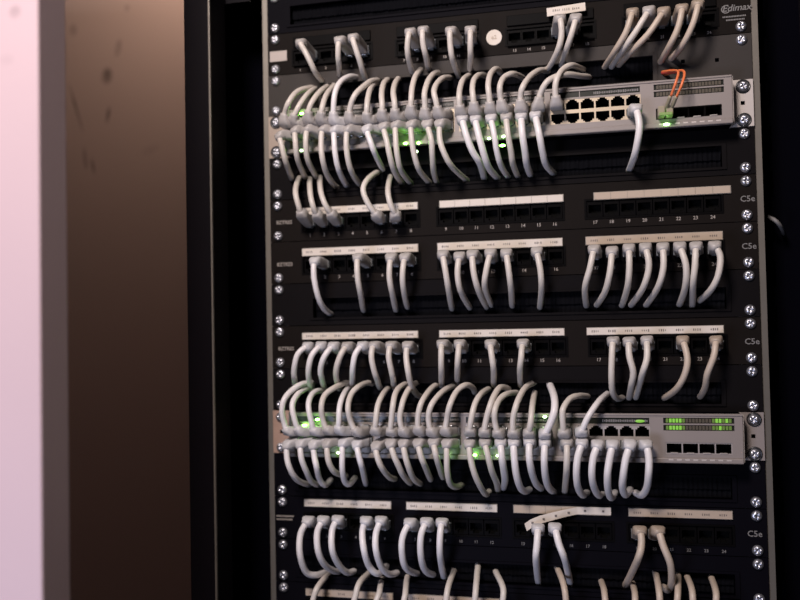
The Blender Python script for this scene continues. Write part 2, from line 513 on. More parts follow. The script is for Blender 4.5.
GA = (-197, -52.6, 94.2)
pT = patch_panel(-4, 'topmost patch panel, with a round white sticker and no white label strips', (-205, -92.5, 20.5, 133.5), 6, 14.1, 27, 41.2,
                 [], (3, 10), M['black'], c5e=False, kz=(19, 35.5), numsize=.0040)
pA = patch_panel(0, 'first patch panel below the upper silver switch, strips of blank white labels', GA, 8, 15.45, 25.5, 38.8,
                 [(-205, -81.5, 'marked'), (-58.3, 64.2, 'cells'), (93.9, 218.4, 'tan cells')], (10.2, 16.8), M['black'], code='BZTRES')
pB = patch_panel(1, 'second patch panel below the upper silver switch, cables hanging from fifteen jacks', GA, 8, 15.45, 25.5, 38.8,
                 [(-205.5, -82, 'marked'), (-61.2, 62.2, 'marked'), (85.2, 210, 'marked tan')], (8.4, 15.8), M['black'], skip=(0,), code='BZTRES')
pC = patch_panel(3, 'third patch panel below the upper silver switch, standing over the lower switch', GA, 8, 15.45, 25.5, 38.8,
                 [(-206.9, -83.8, 'marked'), (-61.2, 61.9, 'marked'), (83.9, 208.3, 'marked')], (7.8, 14.4), M['black'], code='BZTRES')
GD = (-199.8, -91, 17.1, 125.6)
pD = patch_panel(7, 'patch panel below the lower silver switch with a paper strip peeling off', GD, 6, 15.5, 26, 40.4,
                 [(-207.7, -115.5, 'marked'), (-98.8, -7.6, 'marked'), (9.2, 101, 'tan cells'), (118.5, 211, 'marked tan')], (2.9, 9.9),
                 M['navy'], c5e=.2305, nummat='dimprint', numsize=.0040)
pE = patch_panel(9, 'lowest patch panel, cut by the lower edge of the picture', GD, 6, 15.5, 27, 40.4,
                 [(-207.7, -115.5, 'marked tan'), (-98.8, -7.6, 'marked tan'), (9.2, 101, ''), (118.5, 211, '')], (6.5, 12.8),
                 M['navy'], c5e=False, nummat='dimprint')
pE['label'] = 'lowest patch panel, mostly hidden behind the upright cables under the other panels'
# two rows of small lettering on panel D
for dz, w_ in ((21.2, .0185), (24.6, .0175)):
    bs = []
    x = -.2395
    while x < -.2395 + w_:
        bs.append((x, x + .0011, -.0002, 0, (-7 * U - dz - .8) * MM, (-7 * U - dz + .8) * MM)); x += .0015
    o = link('print_marks', boxes('print_marks', bs, M['print']), pD); o['kind'] = 'stuff'

# top panel details: grey sticker, round sticker, emblem, raised holders over the jacks, loose white tag
link('sticker', boxes('sticker', [(-.2388, -.2197, -.0007, 0, .1482, .1592)], M['sticker']), pT)['label'] = 'plain grey rectangular sticker'
bm = bmesh.new(); bmesh.ops.create_cone(bm, cap_ends=True, segments=40, radius1=.0079, radius2=.0078, depth=.0005)
bm.transform(Matrix.Translation((.0003, -.0003, .1517)) @ Matrix.Rotation(math.pi / 2, 4, 'X'))
me = bpy.data.meshes.new('round_sticker'); bm.to_mesh(me); bm.free()
link('round_sticker', me, pT, [M['white']])['label'] = 'round white paper sticker'
for i in range(1):
    put_text('sticker_writing', 'e2', .0003, -.0007, .1517, .0058, M['tan'], pT)
for g in (-205, -92.5, 20.5, 133.5):
    h = link('label_holder', boxes('label_holder', [((g - 7) * MM, (g + 77.5) * MM, -.0022, 0, .1610, .1715)], M['jack'], bevel=.0005), pT)
    h['label'] = 'clear black plastic holder, empty'
    lo = link('jack_ledge', boxes('jack_ledge', [((g - 7) * MM, (g + 77.5) * MM, -.0030, 0, .1405, .1418)], M['jack'], bevel=.0003), pT)
t = boxes('loose_tag', [(.0535, .0905, -.0090, -.0083, .1655, .1735)], M['white'])
t.transform(Matrix.Translation((.072, 0, .1695)) @ Matrix.Rotation(-.055, 4, 'Y') @ Matrix.Translation((-.072, 0, -.1695)))
lt = link('label_strip', t, pT); lt['label'] = 'loose white label strip over the middle jacks'
k_ = link('print_marks', marks_mesh(.058, .086, .1695, 3, M['ink'], -.0090), lt); k_['kind'] = 'stuff'
# maker's emblem and two lines of small lettering
emb = put_text('emblem', 'Edimax', .2290, -.0003, .1578, .0088, M['dimprint'], pT, shear=0.25)
bm = bmesh.new()
ring = []
for r in (.0040, .0031):
    ring.append([bm.verts.new((.2195 + r * 1.05 * math.cos(a), -.0005, .1572 + r * math.sin(a))) for a in seg(0.8, 5.6, 24)])
for i in range(23): bm.faces.new((ring[0][i], ring[0][i + 1], ring[1][i + 1], ring[1][i]))
me = bpy.data.meshes.new('emblem_ring'); bm.to_mesh(me); bm.free()
link('emblem_ring', me, pT, [M['dimprint']])
for dz, a, b in ((.1500, .2165, .2375), (.1468, .2195, .2350)):
    bs = []; x = a
    while x < b: bs.append((x, x + .0010, -.0002, 0, dz - .0007, dz + .0007)); x += .0014
    o = link('print_marks', boxes('print_marks', bs, M['dimprint']), pT); o['kind'] = 'stuff'

# peeling paper strip on panel D: flat at its outer end, sagging forward to its free end
pts = [(.1018, -317.0, -2.2), (.085, -317.0, -2.2), (.0700, -317.2, -2.6), (.0600, -319.0, -5.5), (.0480, -321.6, -9), (.0360, -324.4, -12.5), (.0275, -327.6, -15), (.0215, -331.6, -16.5)]
vs = []; fs = []
for (x, z, y) in pts:
    tl = 0.0035
    for yy in (0, .0005):
        vs.append((x - (tl * .30 if z < -320 else 0), y * MM + yy, z * MM + tl)); vs.append((x + (tl * .30 if z < -320 else 0), y * MM + yy, z * MM - tl))
for i in range(len(pts) - 1):
    a = 4 * i; b = a + 4
    fs += [(a, b, b + 1, a + 1), (a + 2, a + 3, b + 3, b + 2), (a, a + 2, b + 2, b), (a + 1, b + 1, b + 3, a + 3)]
e = 4 * (len(pts) - 1); fs += [(0, 1, 3, 2), (e, e + 2, e + 3, e + 1)]
pl = link('peeling_label_strip', mesh('peeling_label_strip', vs, fs, [M['white']]), pD); pl['label'] = 'white paper strip curling down off its holder'
bs = []
for (x, z, y) in ((.0945, -317, -2.2), (.0775, -317, -2.3), (.0620, -318.6, -5.1), (.0500, -321.2, -8.6), (.0385, -323.9, -12), (.0280, -327.2, -15)):
    bs.append((x - .0010, x + .0010, y * MM - .0007, y * MM - .0003, z * MM - .0008, z * MM + .0008))
k_ = link('print_marks', boxes('print_marks', bs, M['ink']), pl); k_['kind'] = 'stuff'


# ------------------------------------------------------------------ switches
SY = -0.020     # the switch faces stand proud of the ears
COLS = [x0 + 14.0 * i for x0 in (-203.8, -115.4, -27.0, 61.8) for i in range(6)]


def port_mesh(up, ms):
    s = 1 if up else -1
    hs = [(-.0062, .0062, -.0040, .0026) if up else (-.0062, .0062, -.0026, .0040),
          (-.0044, .0044, .0020, .0042) if up else (-.0044, .0044, -.0042, -.0020),
          (-.0026, .0026, .0036, .0055) if up else (-.0026, .0026, -.0055, -.0036)]
    return gridplate('port', -.0070, .0070, -.0058, .0058, 0, .0130, hs, ms, back=True, wall=1)


def led(parent, x, y, z, m='led', r=.0011, light=0.0, w_=None):
    bm = bmesh.new(); bmesh.ops.create_icosphere(bm, subdivisions=2, radius=r)
    bm.transform(Matrix.Diagonal((w_ or 1.0, .5, 1, 1)))
    me = bpy.data.meshes.new('led_lamp'); bm.to_mesh(me); bm.free()
    o = link('led_lamp', me, parent, [M[m]]); o.location = (x, y, z)
    if light:
        l = bpy.data.lights.new('led_glow', 'POINT'); l.energy = light * .3; l.color = (0.30, 1.0, 0.10); l.shadow_soft_size = .002
        q = bpy.data.objects.new('led_glow', l); C.objects.link(q); q.parent = o; q.location = (0, -.0045, 0)
    return o


def switch(k, label, lat, lit, earmat, washers, name_green):
    zt = -k * U + .3
    z = lambda d: (zt - d) * MM
    t = thing('network_switch', label, 'network switch', (0, 0, 0), 'rack switches')
    holes = []
    for b in range(4):
        xs = COLS[b * 6:(b + 1) * 6]
        holes.append(((xs[0] - 7.0) * MM, (xs[5] + 7.0) * MM, z(34.3), z(11.1)))
        holes.append(((xs[0] - 6.6) * MM, (xs[5] + 6.6) * MM, z(9.4), z(3.6)))
    ST = (.1508, .2128)
    holes += [(ST[0], ST[1], z(8.6), z(3.4)), (ST[0], ST[1], z(15.2), z(10.0)), (.1522, .2105, z(36.6), z(26.2))]
    link('front_face', gridplate('front_face', -.2165, .2198, z(44.9), z(-.2), SY, SY + .004, holes, [M['switch']]), t)
    link('housing', boxes('housing', [(-.2160, .2193, SY + .018, .24, z(44.6), z(.2)), (-.2160, .2193, SY + .004, SY + .018, z(1.2), z(.2)), (-.2160, .2193, SY + .004, SY + .018, z(44.6), z(43.6)),
                                      (-.2160, -.2150, SY + .004, SY + .018, z(44.6), z(.2)), (.2183, .2193, SY + .004, SY + .018, z(44.6), z(.2))], M['interior']), t)
    link('lower_lip', boxes('lower_lip', [(-.2165, .2198, SY - .0022, SY, z(44.9), z(40.2))], M['switch'], bevel=.0009), t)
    link('upper_lip', boxes('upper_lip', [(-.2165, .2198, SY - .0008, SY, z(1.6), z(-.2))], M['switch'], bevel=.0003), t)
    up, dn = port_mesh(True, [lat, M['hollow']]), port_mesh(False, [lat, M['hollow']])
    for c, x in enumerate(COLS):
        o = link('port', up, t); o.location = (x * MM, SY + .0003, z(16.9))
        o = link('port', dn, t); o.location = (x * MM, SY + .0003, z(28.5))
    # dark indicator windows over each port block
    for b in range(4):
        xs = COLS[b * 6:(b + 1) * 6]
        ww = link('indicator_window', boxes('indicator_window', [((xs[0] - 6.6) * MM, (xs[5] + 6.6) * MM, SY + .0012, SY + .002, z(9.4), z(3.6))], M['window']), t)
        link('divider', boxes('divider', [((xs[1] + 6.6) * MM, (xs[1] + 7.4) * MM, SY, SY + .0015, z(9.4), z(3.6))], M['switch']), ww)
        bs = []
        x = (xs[2] + 6) * MM
        while x < (xs[5] + 5) * MM:
            hgt = random.uniform(.7, 1.3); bs.append((x, x + .0011, SY + .0009, SY + .0012, z(6.5) - hgt * MM, z(6.5) + hgt * MM)); x += .0016
        q = link('print_marks', boxes('print_marks', bs, M['dimprint']), ww); q['kind'] = 'stuff'
    # status matrix
    for row, (a, b) in enumerate(((3.4, 8.6), (10.0, 15.2))):
        ww = link('status_window', boxes('status_window', [(ST[0], ST[1], SY + .0014, SY + .002, z(b), z(a))], M['window']), t)
        for i in range(20):
            xx = ST[0] + .0035 + i * (ST[1] - ST[0] - .007) / 19
            on = lit and (i in (1, 2, 3, 4) or (i in (15, 16, 18) and row == 0) or (i in (16,) and row == 1))
            dim = lit and i in (0, 5, 14, 15, 17, 18, 19)
            c = link('status_lamp', boxes('status_lamp', [(xx - .0011, xx + .0011, SY + .0004, SY + .0014, z(b - .8), z(a + .8))], M['led_soft'] if on else M['led_dim'] if dim else M['led_off']), ww)
    # fibre bays
    link('bay_block', gridplate('bay_block', .1522, .2105, z(36.6), z(26.2), SY + .0006, SY + .016,
         [(.1532 + i * .0144, .1532 + i * .0144 + .0132, z(35.8), z(27.2)) for i in range(4)], [M['lattice2'] if lit else M['jack'], M['hollow']], back=True, wall=1), t)
    for i in range(4):
        if not lit and i == 0: continue
        link('bay_latch', boxes('bay_latch', [(.1565 + i * .0144, .1632 + i * .0144, SY - .0006, SY + .003, z(36.6), z(35.4))], M['lattice2'], bevel=.0003), t)
    bs = []
    for i in range(8):
        xx = .1545 + i * .0072
        bs.append((xx, xx + .0042, SY - .0001 - .0022, SY - .0022, z(42.3), z(41.0)))
    q = link('print_marks', boxes('print_marks', bs, M['ear']), t); q['kind'] = 'stuff'
    # ears
    for s in (-1, 1):
        a, b = (-.2413, -.2165) if s < 0 else (.2198, .2413)
        zc = z(22.2)
        xm = s * .2318
        link('mounting_ear', gridplate('mounting_ear', a, b, z(44.4), z(.1), -.0012, .0012,
             [(xm - .0019, xm + .0019, zc - .0019, zc + .0019)], [earmat[0] if s < 0 else earmat[1]]), t)
        link('side_bracket', boxes('side_bracket', [((s * .2190 if s < 0 else .2198), (s * .2165 if s < 0 else .2211), SY + .002, .06, z(44), z(.4))] if s > 0 else
                                   [(-.2190, -.2165, SY + .002, .06, z(44), z(.4))], M['ear'] if s > 0 else earmat[0]), t)
    add_screws(t, -k * U, y=-.0012, washers=washers)
    return t


s1 = switch(-2, 'upper grey network switch with an orange fibre cord in its small bay', M['lattice'], False, (M['rail_ear'], M['ear']), (0, 1, 2, 3), False)
s2 = switch(5, 'lower grey network switch with a green lit status window', M['lattice2'], True, (M['copper'], M['switch']), (2, 3), True)
for px, py, kd, li, w_ in ((301.8, 113.5, 'led', .010, 2.0), (301.5, 150.5, 'led_pale', .002, 1.3), (405.5, 143.5, 'led', .006, 1.5), (418.5, 143, 'led', .006, 1.4), (417, 151.5, 'led_pale', 0, .8),
                       (489, 138.5, 'led_pale', .003, 1.3), (503.5, 136.5, 'led_pale', .003, 1.3), (502.5, 145.5, 'led', .003, 2.2), (666.5, 124.3, 'led_pale', .006, 2.2),
                       (432, 139, 'led_soft', 0, 1.2), (285, 150, 'led_soft', 0, 1.0)):
    yy = SY - .0026; p = at(px, py, yy); led(s1, p.x, yy, p.z, kd, .0013, li, w_)
p = at(305, 115, -.034)
for px, py, kd, li, w_ in ((338, 452.8, 'led_pale', .003, 1.3), (448.5, 455, 'led_pale', .003, 1.2), (475, 455, 'led', .006, 1.4), (497.5, 455.7, 'led_pale', .003, 1.2),
                       (544.8, 416.8, 'led_pale', .003, 1.4), (304.5, 425.5, 'led', .010, 2.2), (317.5, 419.5, 'led', .008, 1.8), (307, 430, 'led', .004, 1.8)):
    yy = SY - .0026; p = at(px, py, yy); led(s2, p.x, yy, p.z, kd, .0013, li, w_)
p = at(640, 422, SY)
led(s2, p.x, SY + .0005, -.2287, 'led_soft', .0014, 0, 3.2)


# ------------------------------------------------------------------ cables
def crom(P, n=8):
    """centripetal-ish Catmull-Rom through P"""
    P = [np.array(p, float) for p in P]
    Q = [2 * P[0] - P[1]] + P + [2 * P[-1] - P[-2]]
    out = []
    for i in range(1, len(Q) - 2):
        p0, p1, p2, p3 = Q[i - 1:i + 3]
        for s in range(n):
            t = s / n
            out.append(.5 * ((2 * p1) + (-p0 + p2) * t + (2 * p0 - 5 * p1 + 4 * p2 - p3) * t * t + (-p0 + 3 * p1 - 3 * p2 + p3) * t ** 3))
    out.append(P[-1])
    return np.array(out)


def resample(path, step):
    d = np.r_[0, np.cumsum(np.linalg.norm(np.diff(path, axis=0), axis=1))]
    n = max(3, int(d[-1] / step) + 1)
    s = np.linspace(0, d[-1], n)
    return np.stack([np.interp(s, d, path[:, i]) for i in range(3)], 1), s


def sweep(path, prof, ref=(1, 0, 0)):
    """path Nx3; prof(i,frac)->list of (u,v) ring points; capped tube"""
    N = len(path); T = np.gradient(path, axis=0); T /= np.linalg.norm(T, axis=1)[:, None] + 1e-12
    u = np.array(ref, float); vs = []; fs = []
    for i in range(N):
        u = u - T[i] * (u @ T[i]); u /= np.linalg.norm(u); v = np.cross(T[i], u)
        ring = prof(i, i / (N - 1)); K = len(ring)
        for a, b in ring: vs.append(path[i] + u * a + v * b)
    for i in range(N - 1):
        for k in range(K):
            a, b = i * K + k, i * K + (k + 1) % K
            fs.append((a, b, b + K, a + K))
    fs.append(tuple(range(K - 1, -1, -1))); fs.append(tuple(range((N - 1) * K, N * K)))
    return vs, fs


def ring_round(r, n=10):
    return [(r * math.cos(2 * math.pi * k / n), r * math.sin(2 * math.pi * k / n)) for k in range(n)]


def ring_sq(hw, hh, p, n=16):
    out = []
    for k in range(n):
        a = 2 * math.pi * (k + .5) / n; c, s = math.cos(a), math.sin(a)
        out.append((hw * math.copysign(abs(c) ** p, c), hh * math.copysign(abs(s) ** p, s)))
    return out


PLUG = None
def plug_mesh():
    b = [(-.0057, .0057, -.006, .007, -.0038, .0038), (-.0028, .0028, -.006, .002, -.0056, -.0038)]
    return boxes('plug', b, M['plug'], bevel=.0004)


PLUGM = plug_mesh()
FR = {'a': (270, 30, 8), 'b': (360, 30, 8), 'c': (450, 30, 8), 'd': (540, 50, 8), 'e': (270, 115, 8), 'f': (360, 115, 8), 'g': (450, 110, 8),
      'h': (550, 110, 8), 'i': (270, 335, 8), 'j': (360, 335, 8), 'k': (450, 335, 8), 'l': (540, 360, 8), 'm': (270, 430, 8), 'n': (360, 430, 8),
      'o': (450, 430, 8), 'p': (550, 430, 8), 'q': (540, 0, 5), 'r': (640, 0, 5), 's': (270, 80, 10), 'P': (0, 0, 1),
      'aa': (260, 100, 5), 'bb': (260, 210, 5), 'cc': (400, 210, 5), 'dd': (540, 210, 5), 'ee': (640, 210, 5), 'ff': (540, 320, 5), 'gg': (640, 320, 5),
      'hh': (260, 480, 5), 'ii': (400, 480, 5), 'jj': (540, 480, 5), 'kk': (640, 480, 5)}


def cable(label, group, J, frame, pts, d0, dm, d1, colour='cord', r=.0028, bootlen=.013, plug_down=True, tail=True, bw=.0056):
    """a patch cable: J = jack mouth; pts = where the photo shows it, from the plug to where it enters a slot; depths d0 (bend), dm (belly), d1 (slot)"""
    ox, oy, sc = FR[frame]
    px = [(ox + x / sc, oy + y / sc) for x, y in pts]
    L = np.r_[0, np.cumsum([math.hypot(px[i + 1][0] - px[i][0], px[i + 1][1] - px[i][1]) for i in range(len(px) - 1)])]
    L = L / L[-1]
    W = []
    for (x, y), tt in zip(px, L):
        d = np.interp(tt, [0, .4, .78, 1], [d0, dm, dm * .55, d1])
        W.append(tuple(at(x, y, float(d))))
    e = np.array(W[-1]); dirn = e - np.array(W[-2]); dirn /= np.linalg.norm(dirn)
    if tail: W.append(tuple(e + dirn * .004 + np.array((0, .022, 0))))
    J = np.array(J)
    o0 = np.array(W[0]) - J
    start = J + np.array((0, -.006, 0))
    path = crom([tuple(J + (0, -.001, 0)), tuple(start)] + W, 8)
    path, s = resample(path, .0022)
    # where the boot ends: a little past the bend
    iP0 = int(np.argmin(np.linalg.norm(path - np.array(W[0]), axis=1)))
    i1 = min(len(path) - 4, iP0 + int(bootlen * .5 / .0022))
    i0 = 2
    t = thing('patch_cable', label, 'cable', tuple(J), group)
    off = np.array(J)
    fb = (iP0 - i0) / max(1, i1 - i0)

    def prof(i, f):
        wv = 1 - f
        # full width up to the bend, then tapering onto the cord, with a thin collar at its end
        g = max(0.0, (f - fb) / max(1e-6, 1 - fb))
        k = (bw * (.93 + .12 * min(1, f / max(fb, .01)))) * (1 - g) + (r + .0009) * g
        kk = .0048 * (1 - g) + (r + .0007) * g
        if g > .86: k += .0006; kk += .0006
        return ring_sq(k, kk, .42 + .5 * g)
    vs, fs = sweep(path[i0:i1 + 1], prof)
    sfx = {'cord': 'boot', 'cord_white': 'boot_white', 'cord_warm': 'boot_warm'}[colour]
    b = link('boot', mesh('boot', [v - off for v in vs], fs, [M[sfx]], smooth=True), t)
    vs, fs = sweep(path[max(0, i1 - 1):], lambda i, f: ring_round(r))
    link('cord', mesh('cord', [v - off for v in vs], fs, [M[colour]], smooth=True), t)
    p = link('plug', PLUGM, t)
    if not plug_down: p.rotation_euler = (0, math.pi, 0)
    return t


def jackpos(panel, n):
    k, groups, per, pitch, jz = panel
    g = (n - 1) // per
    return ((groups[g] + ((n - 1) % per) * pitch) * MM, .001, (-k * U - jz) * MM)


PT = (-4, (-205, -92.5, 20.5, 133.5), 6, 14.1, 27); PA = (0, GA, 8, 15.45, 25.5); PB = (1, GA, 8, 15.45, 25.5); PC = (3, GA, 8, 15.45, 25.5)
PD = (7, GD, 6, 15.5, 26); PE = (9, GD, 6, 15.5, 27)
W_, G_, B_ = 'cord_white', 'cord', 'cord_warm'

T = [(2, 'a', [(245, 105), (280, 170), (330, 270), (370, 350), (440, 430)], G_), (5, 'a', [(560, 85), (545, 180), (552, 280), (565, 385)], G_),
     (6, 'a', [(665, 65), (690, 160), (720, 250), (745, 340), (775, 410)], G_), (8, 'b', [(400, 20), (380, 120), (387, 220), (410, 310), (430, 360)], G_),
     (9, 'b', [(505, 5), (505, 110), (530, 220), (555, 340)], G_), (11, 'b', [(725, 10), (722, 110), (742, 240), (795, 385)], G_),
     (12, 'c', [(165, 5), (163, 120), (165, 230), (160, 345)], G_), (16, 'q', [(100, 95), (108, 170), (90, 250), (50, 330), (20, 362)], G_),
     (17, 'q', [(180, 92), (155, 180), (128, 260), (105, 335)], G_), (19, 'q', [(462, 65), (430, 160), (372, 260), (318, 345)], B_),
     (20, 'q', [(545, 55), (478, 160), (415, 250), (352, 345)], G_), (21, 'q', [(618, 60), (545, 165), (455, 260), (388, 335)], B_),
     (22, 'q', [(710, 45), (690, 140), (645, 235), (588, 335)], B_), (23, 'r', [(290, 25), (265, 120), (210, 230), (138, 315)], B_)]
for n, fr, pts, c in T:
    cable('%s patch cable hanging from jack %s of the topmost patch panel' % ('beige' if c == B_ else 'pale grey', NUM[n]), 'cables in the topmost patch panel',
          jackpos(PT, n), fr, pts, -.034, -.038, .012, c, r=.0029)

A = [(1, [(210, 572), (190, 520), (178, 450), (202, 378)]), (2, [(285, 575), (262, 520), (250, 450), (253, 388)]), (3, [(358, 572), (325, 520), (303, 450), (303, 378)]),
     (6, [(582, 575), (542, 520), (516, 450), (540, 395), (600, 355)]), (7, [(678, 575), (652, 520), (640, 450), (655, 378)])]
for n, pts in A:
    cable('pale grey patch cable dropping into jack %s of the first panel below the upper switch' % NUM[n], 'cables in the first panel below the upper switch',
          jackpos(PA, n), 'aa', pts, -.022, -.032, .012, G_, r=.0029)

Bc = [(2, 'bb', [(275, 258), (270, 330), (288, 425), (318, 490), (360, 522)], W_), (5, 'bb', [(490, 240), (488, 330), (503, 420), (520, 505)], G_),
      (7, 'bb', [(655, 240), (647, 330), (662, 420), (682, 503)], G_), (8, 'bb', [(725, 240), (713, 330), (722, 420), (740, 488)], G_),
      (9, 'cc', [(215, 225), (230, 320), (245, 410), (262, 498)], G_), (10, 'cc', [(297, 235), (288, 320), (305, 410), (352, 492)], G_),
      (11, 'cc', [(362, 225), (370, 320), (395, 410), (435, 488)], G_), (12, 'cc', [(452, 218), (430, 310), (425, 390), (458, 478)], G_),
      (13, 'cc', [(532, 218), (545, 310), (556, 400), (562, 482)], G_), (15, 'cc', [(685, 210), (702, 300), (708, 390), (700, 492)], G_),
      (17, 'dd', [(270, 200), (250, 290), (225, 390), (232, 482)], G_), (18, 'dd', [(360, 210), (350, 310), (325, 410), (282, 478)], G_),
      (19, 'dd', [(445, 195), (447, 290), (437, 390), (408, 482)], G_), (20, 'dd', [(528, 190), (545, 280), (515, 390), (452, 480)], G_),
      (21, 'dd', [(615, 190), (617, 290), (588, 390), (528, 480)], G_), (22, 'ee', [(200, 185), (230, 280), (225, 390), (195, 478)], G_),
      (23, 'ee', [(280, 185), (275, 280), (265, 380), (262, 485)], G_), (24, 'ee', [(375, 180), (402, 235), (390, 330), (350, 405), (295, 455)], G_)]
for n, fr, pts, c in Bc:
    cable('%s patch cable hanging from jack %s of the second panel below the upper switch' % ('white' if c == W_ else 'pale grey', NUM[n]), 'cables in the second panel below the upper switch',
          jackpos(PB, n), fr, pts, -.026, -.034, .012, c, r=.0030)

Cc = [(1, 'i', [(300, 92), (225, 150), (195, 260), (195, 350), (215, 435)], W_), (2, 'i', [(405, 88), (337, 160), (310, 260), (312, 360), (335, 455)], W_),
      (3, 'i', [(505, 92), (437, 170), (405, 270), (415, 350), (442, 425)], W_), (4, 'i', [(615, 92), (562, 170), (530, 280), (535, 370), (560, 435)], G_),
      (5, 'i', [(740, 88), (685, 150), (664, 250), (660, 330), (662, 415)], W_), (6, 'j', [(112, 88), (92, 170), (112, 280), (135, 350), (162, 425)], G_),
      (7, 'j', [(247, 88), (230, 170), (250, 280), (265, 350), (277, 425)], G_), (8, 'j', [(382, 88), (370, 170), (385, 290), (410, 400), (450, 470), (492, 492)], G_),
      (9, 'j', [(657, 75), (650, 170), (652, 300), (655, 415)], G_), (10, 'k', [(77, 75), (65, 170), (60, 280), (62, 385)], G_),
      (12, 'k', [(325, 75), (335, 170), (350, 280), (352, 410)], G_), (14, 'k', [(582, 72), (570, 180), (560, 290), (568, 410)], G_),
      (18, 'ff', [(365, 108), (360, 180), (358, 290), (365, 365), (388, 393), (415, 385)], G_), (19, 'ff', [(445, 110), (447, 180), (466, 260), (456, 330), (445, 392)], G_),
      (20, 'ff', [(535, 105), (535, 190), (512, 270), (478, 392)], G_), (22, 'ff', [(715, 105), (737, 190), (725, 270), (682, 345), (618, 392)], B_),
      (24, 'gg', [(380, 105), (370, 180), (337, 270), (325, 340), (298, 385)], B_)]
for n, fr, pts, c in Cc:
    cable('%s patch cable hanging from jack %s of the panel above the lower switch' % ({W_: 'white', G_: 'pale grey', B_: 'beige'}[c], NUM[n]), 'cables in the panel above the lower switch',
          jackpos(PC, n), fr, pts, -.024, -.036, .012, c, r=.0030)

Dc = [(1, 'hh', [(240, 205), (203, 270), (200, 370), (230, 460), (280, 475), (340, 455)], W_), (2, 'hh', [(315, 203), (287, 260), (290, 350), (320, 420), (370, 455), (402, 452)], W_),
      (3, 'hh', [(388, 200), (362, 250), (360, 340), (385, 410), (430, 460), (475, 452)], W_), (5, 'hh', [(530, 205), (512, 260), (520, 350), (545, 430), (590, 468), (640, 420)], W_),
      (6, 'hh', [(605, 205), (580, 270), (580, 350), (605, 430), (645, 470), (690, 460)], W_), (7, 'ii', [(50, 215), (15, 280), (10, 360), (30, 440), (92, 468)], W_),
      (8, 'ii', [(132, 212), (105, 280), (105, 380), (125, 450), (170, 473)], W_), (9, 'ii', [(210, 215), (200, 290), (202, 390), (222, 488)], W_),
      (14, 'ii', [(690, 245), (685, 320), (680, 400), (692, 512)], W_), (15, 'jj', [(75, 240), (95, 320), (125, 400), (152, 515)], W_),
      (19, 'jj', [(500, 255), (508, 320), (488, 400), (425, 528)], B_), (20, 'jj', [(592, 255), (617, 330), (652, 420), (658, 510), (640, 550), (615, 530)], B_)]
for n, fr, pts, c in Dc:
    cable('%s patch cable hanging from jack %s of the panel below the lower switch' % ('white' if c == W_ else 'beige', NUM[n]), 'cables in the panel below the lower switch',
          jackpos(PD, n), fr, pts, -.026, -.040, .012, c, r=.0033, bw=.0060)

Ec = [(2, 'hh', [(262, 650), (268, 590), (292, 530), (350, 462)]), (6, 'hh', [(478, 650), (480, 570), (500, 510), (548, 462)]), (7, 'hh', [(590, 650), (598, 560), (612, 490)]),
      (8, 'hh', [(728, 650), (728, 560), (738, 480)]), (9, 'ii', [(228, 650), (240, 540), (275, 442)]), (11, 'ii', [(374, 650), (380, 540), (393, 408)]),
      (13, 'ii', [(522, 650), (516, 540), (475, 448)]), (15, 'jj', [(128, 650), (120, 530), (82, 425)]), (17, 'jj', [(320, 650), (322, 560), (305, 500)]),
      (19, 'jj', [(478, 650), (475, 570), (463, 512)]), (20, 'jj', [(600, 650), (595, 550), (575, 450)]), (21, 'jj', [(683, 650), (690, 550), (690, 460)]),
      (22, 'jj', [(765, 650), (760, 550), (730, 470)]), (24, 'kk', [(385, 650), (380, 560), (352, 475)])]
for i, (n, fr, pts) in enumerate(Ec):
    c = G_ if i < 7 else B_
    cable('%s patch cable rising from the lowest patch panel, %s counted from the wall side' % ('beige' if c == B_ else 'pale grey', ORD[i + 1]), 'cables rising from the lowest patch panel',
          jackpos(PE, n), fr, pts, -.030, -.030, .012, c, r=.0030, plug_down=True)


def swpos(k, n, up):
    return (COLS[n - 1] * MM, SY + .001, (-k * U + .3 - (17.2 if up else 28.2)) * MM)


U1 = [(1, 's', [(150, 425), (150, 330), (190, 220), (270, 120), (380, 80), (460, 85)], G_), (2, 's', [(240, 410), (265, 310), (330, 200), (400, 120), (480, 82)], G_),
      (3, 's', [(390, 400), (392, 290), (440, 190), (520, 100), (600, 60)], G_), (4, 's', [(520, 400), (522, 280), (560, 160), (620, 80), (665, 45)], G_),
      (5, 'a', [(518, 725), (510, 600), (525, 490), (570, 410), (640, 372), (720, 385)], W_), (6, 'b', [(-80, 715), (-78, 620), (-40, 520), (32, 448), (100, 405), (172, 412)], G_),
      (7, 'b', [(64, 715), (56, 616), (72, 504), (104, 440), (152, 428)], G_), (8, 'b', [(185, 700), (178, 600), (174, 500), (195, 420), (242, 393)], G_),
      (9, 'b', [(290, 690), (278, 590), (267, 490), (290, 410), (327, 383)], G_), (10, 'b', [(412, 670), (410, 560), (420, 450), (450, 360), (505, 308)], G_),
      (11, 'b', [(525, 690), (520, 590), (517, 500), (550, 400), (600, 345), (652, 352)], G_), (12, 'b', [(635, 675), (610, 576), (592, 490), (622, 420), (672, 382), (735, 387)], G_),
      (13, 'c', [(88, 655), (74, 550), (82, 460), (112, 390), (172, 362)], G_), (14, 'c', [(200, 650), (187, 550), (180, 460), (197, 390), (240, 358), (292, 372)], G_),
      (15, 'c', [(325, 635), (316, 540), (306, 440), (325, 350), (370, 312), (412, 355)], G_), (16, 'c', [(425, 635), (405, 540), (400, 450), (432, 380), (500, 350), (570, 375), (592, 402)], G_),
      (17, 'c', [(568, 635), (565, 530), (585, 450), (642, 370), (720, 322), (795, 335)], G_), (18, 'd', [(-14, 460), (0, 360), (50, 262), (120, 215), (220, 195), (320, 208), (402, 220)], G_),
      (19, 'd', [(132, 430), (122, 300), (145, 210), (190, 150), (250, 122), (312, 140), (355, 165)], G_)]
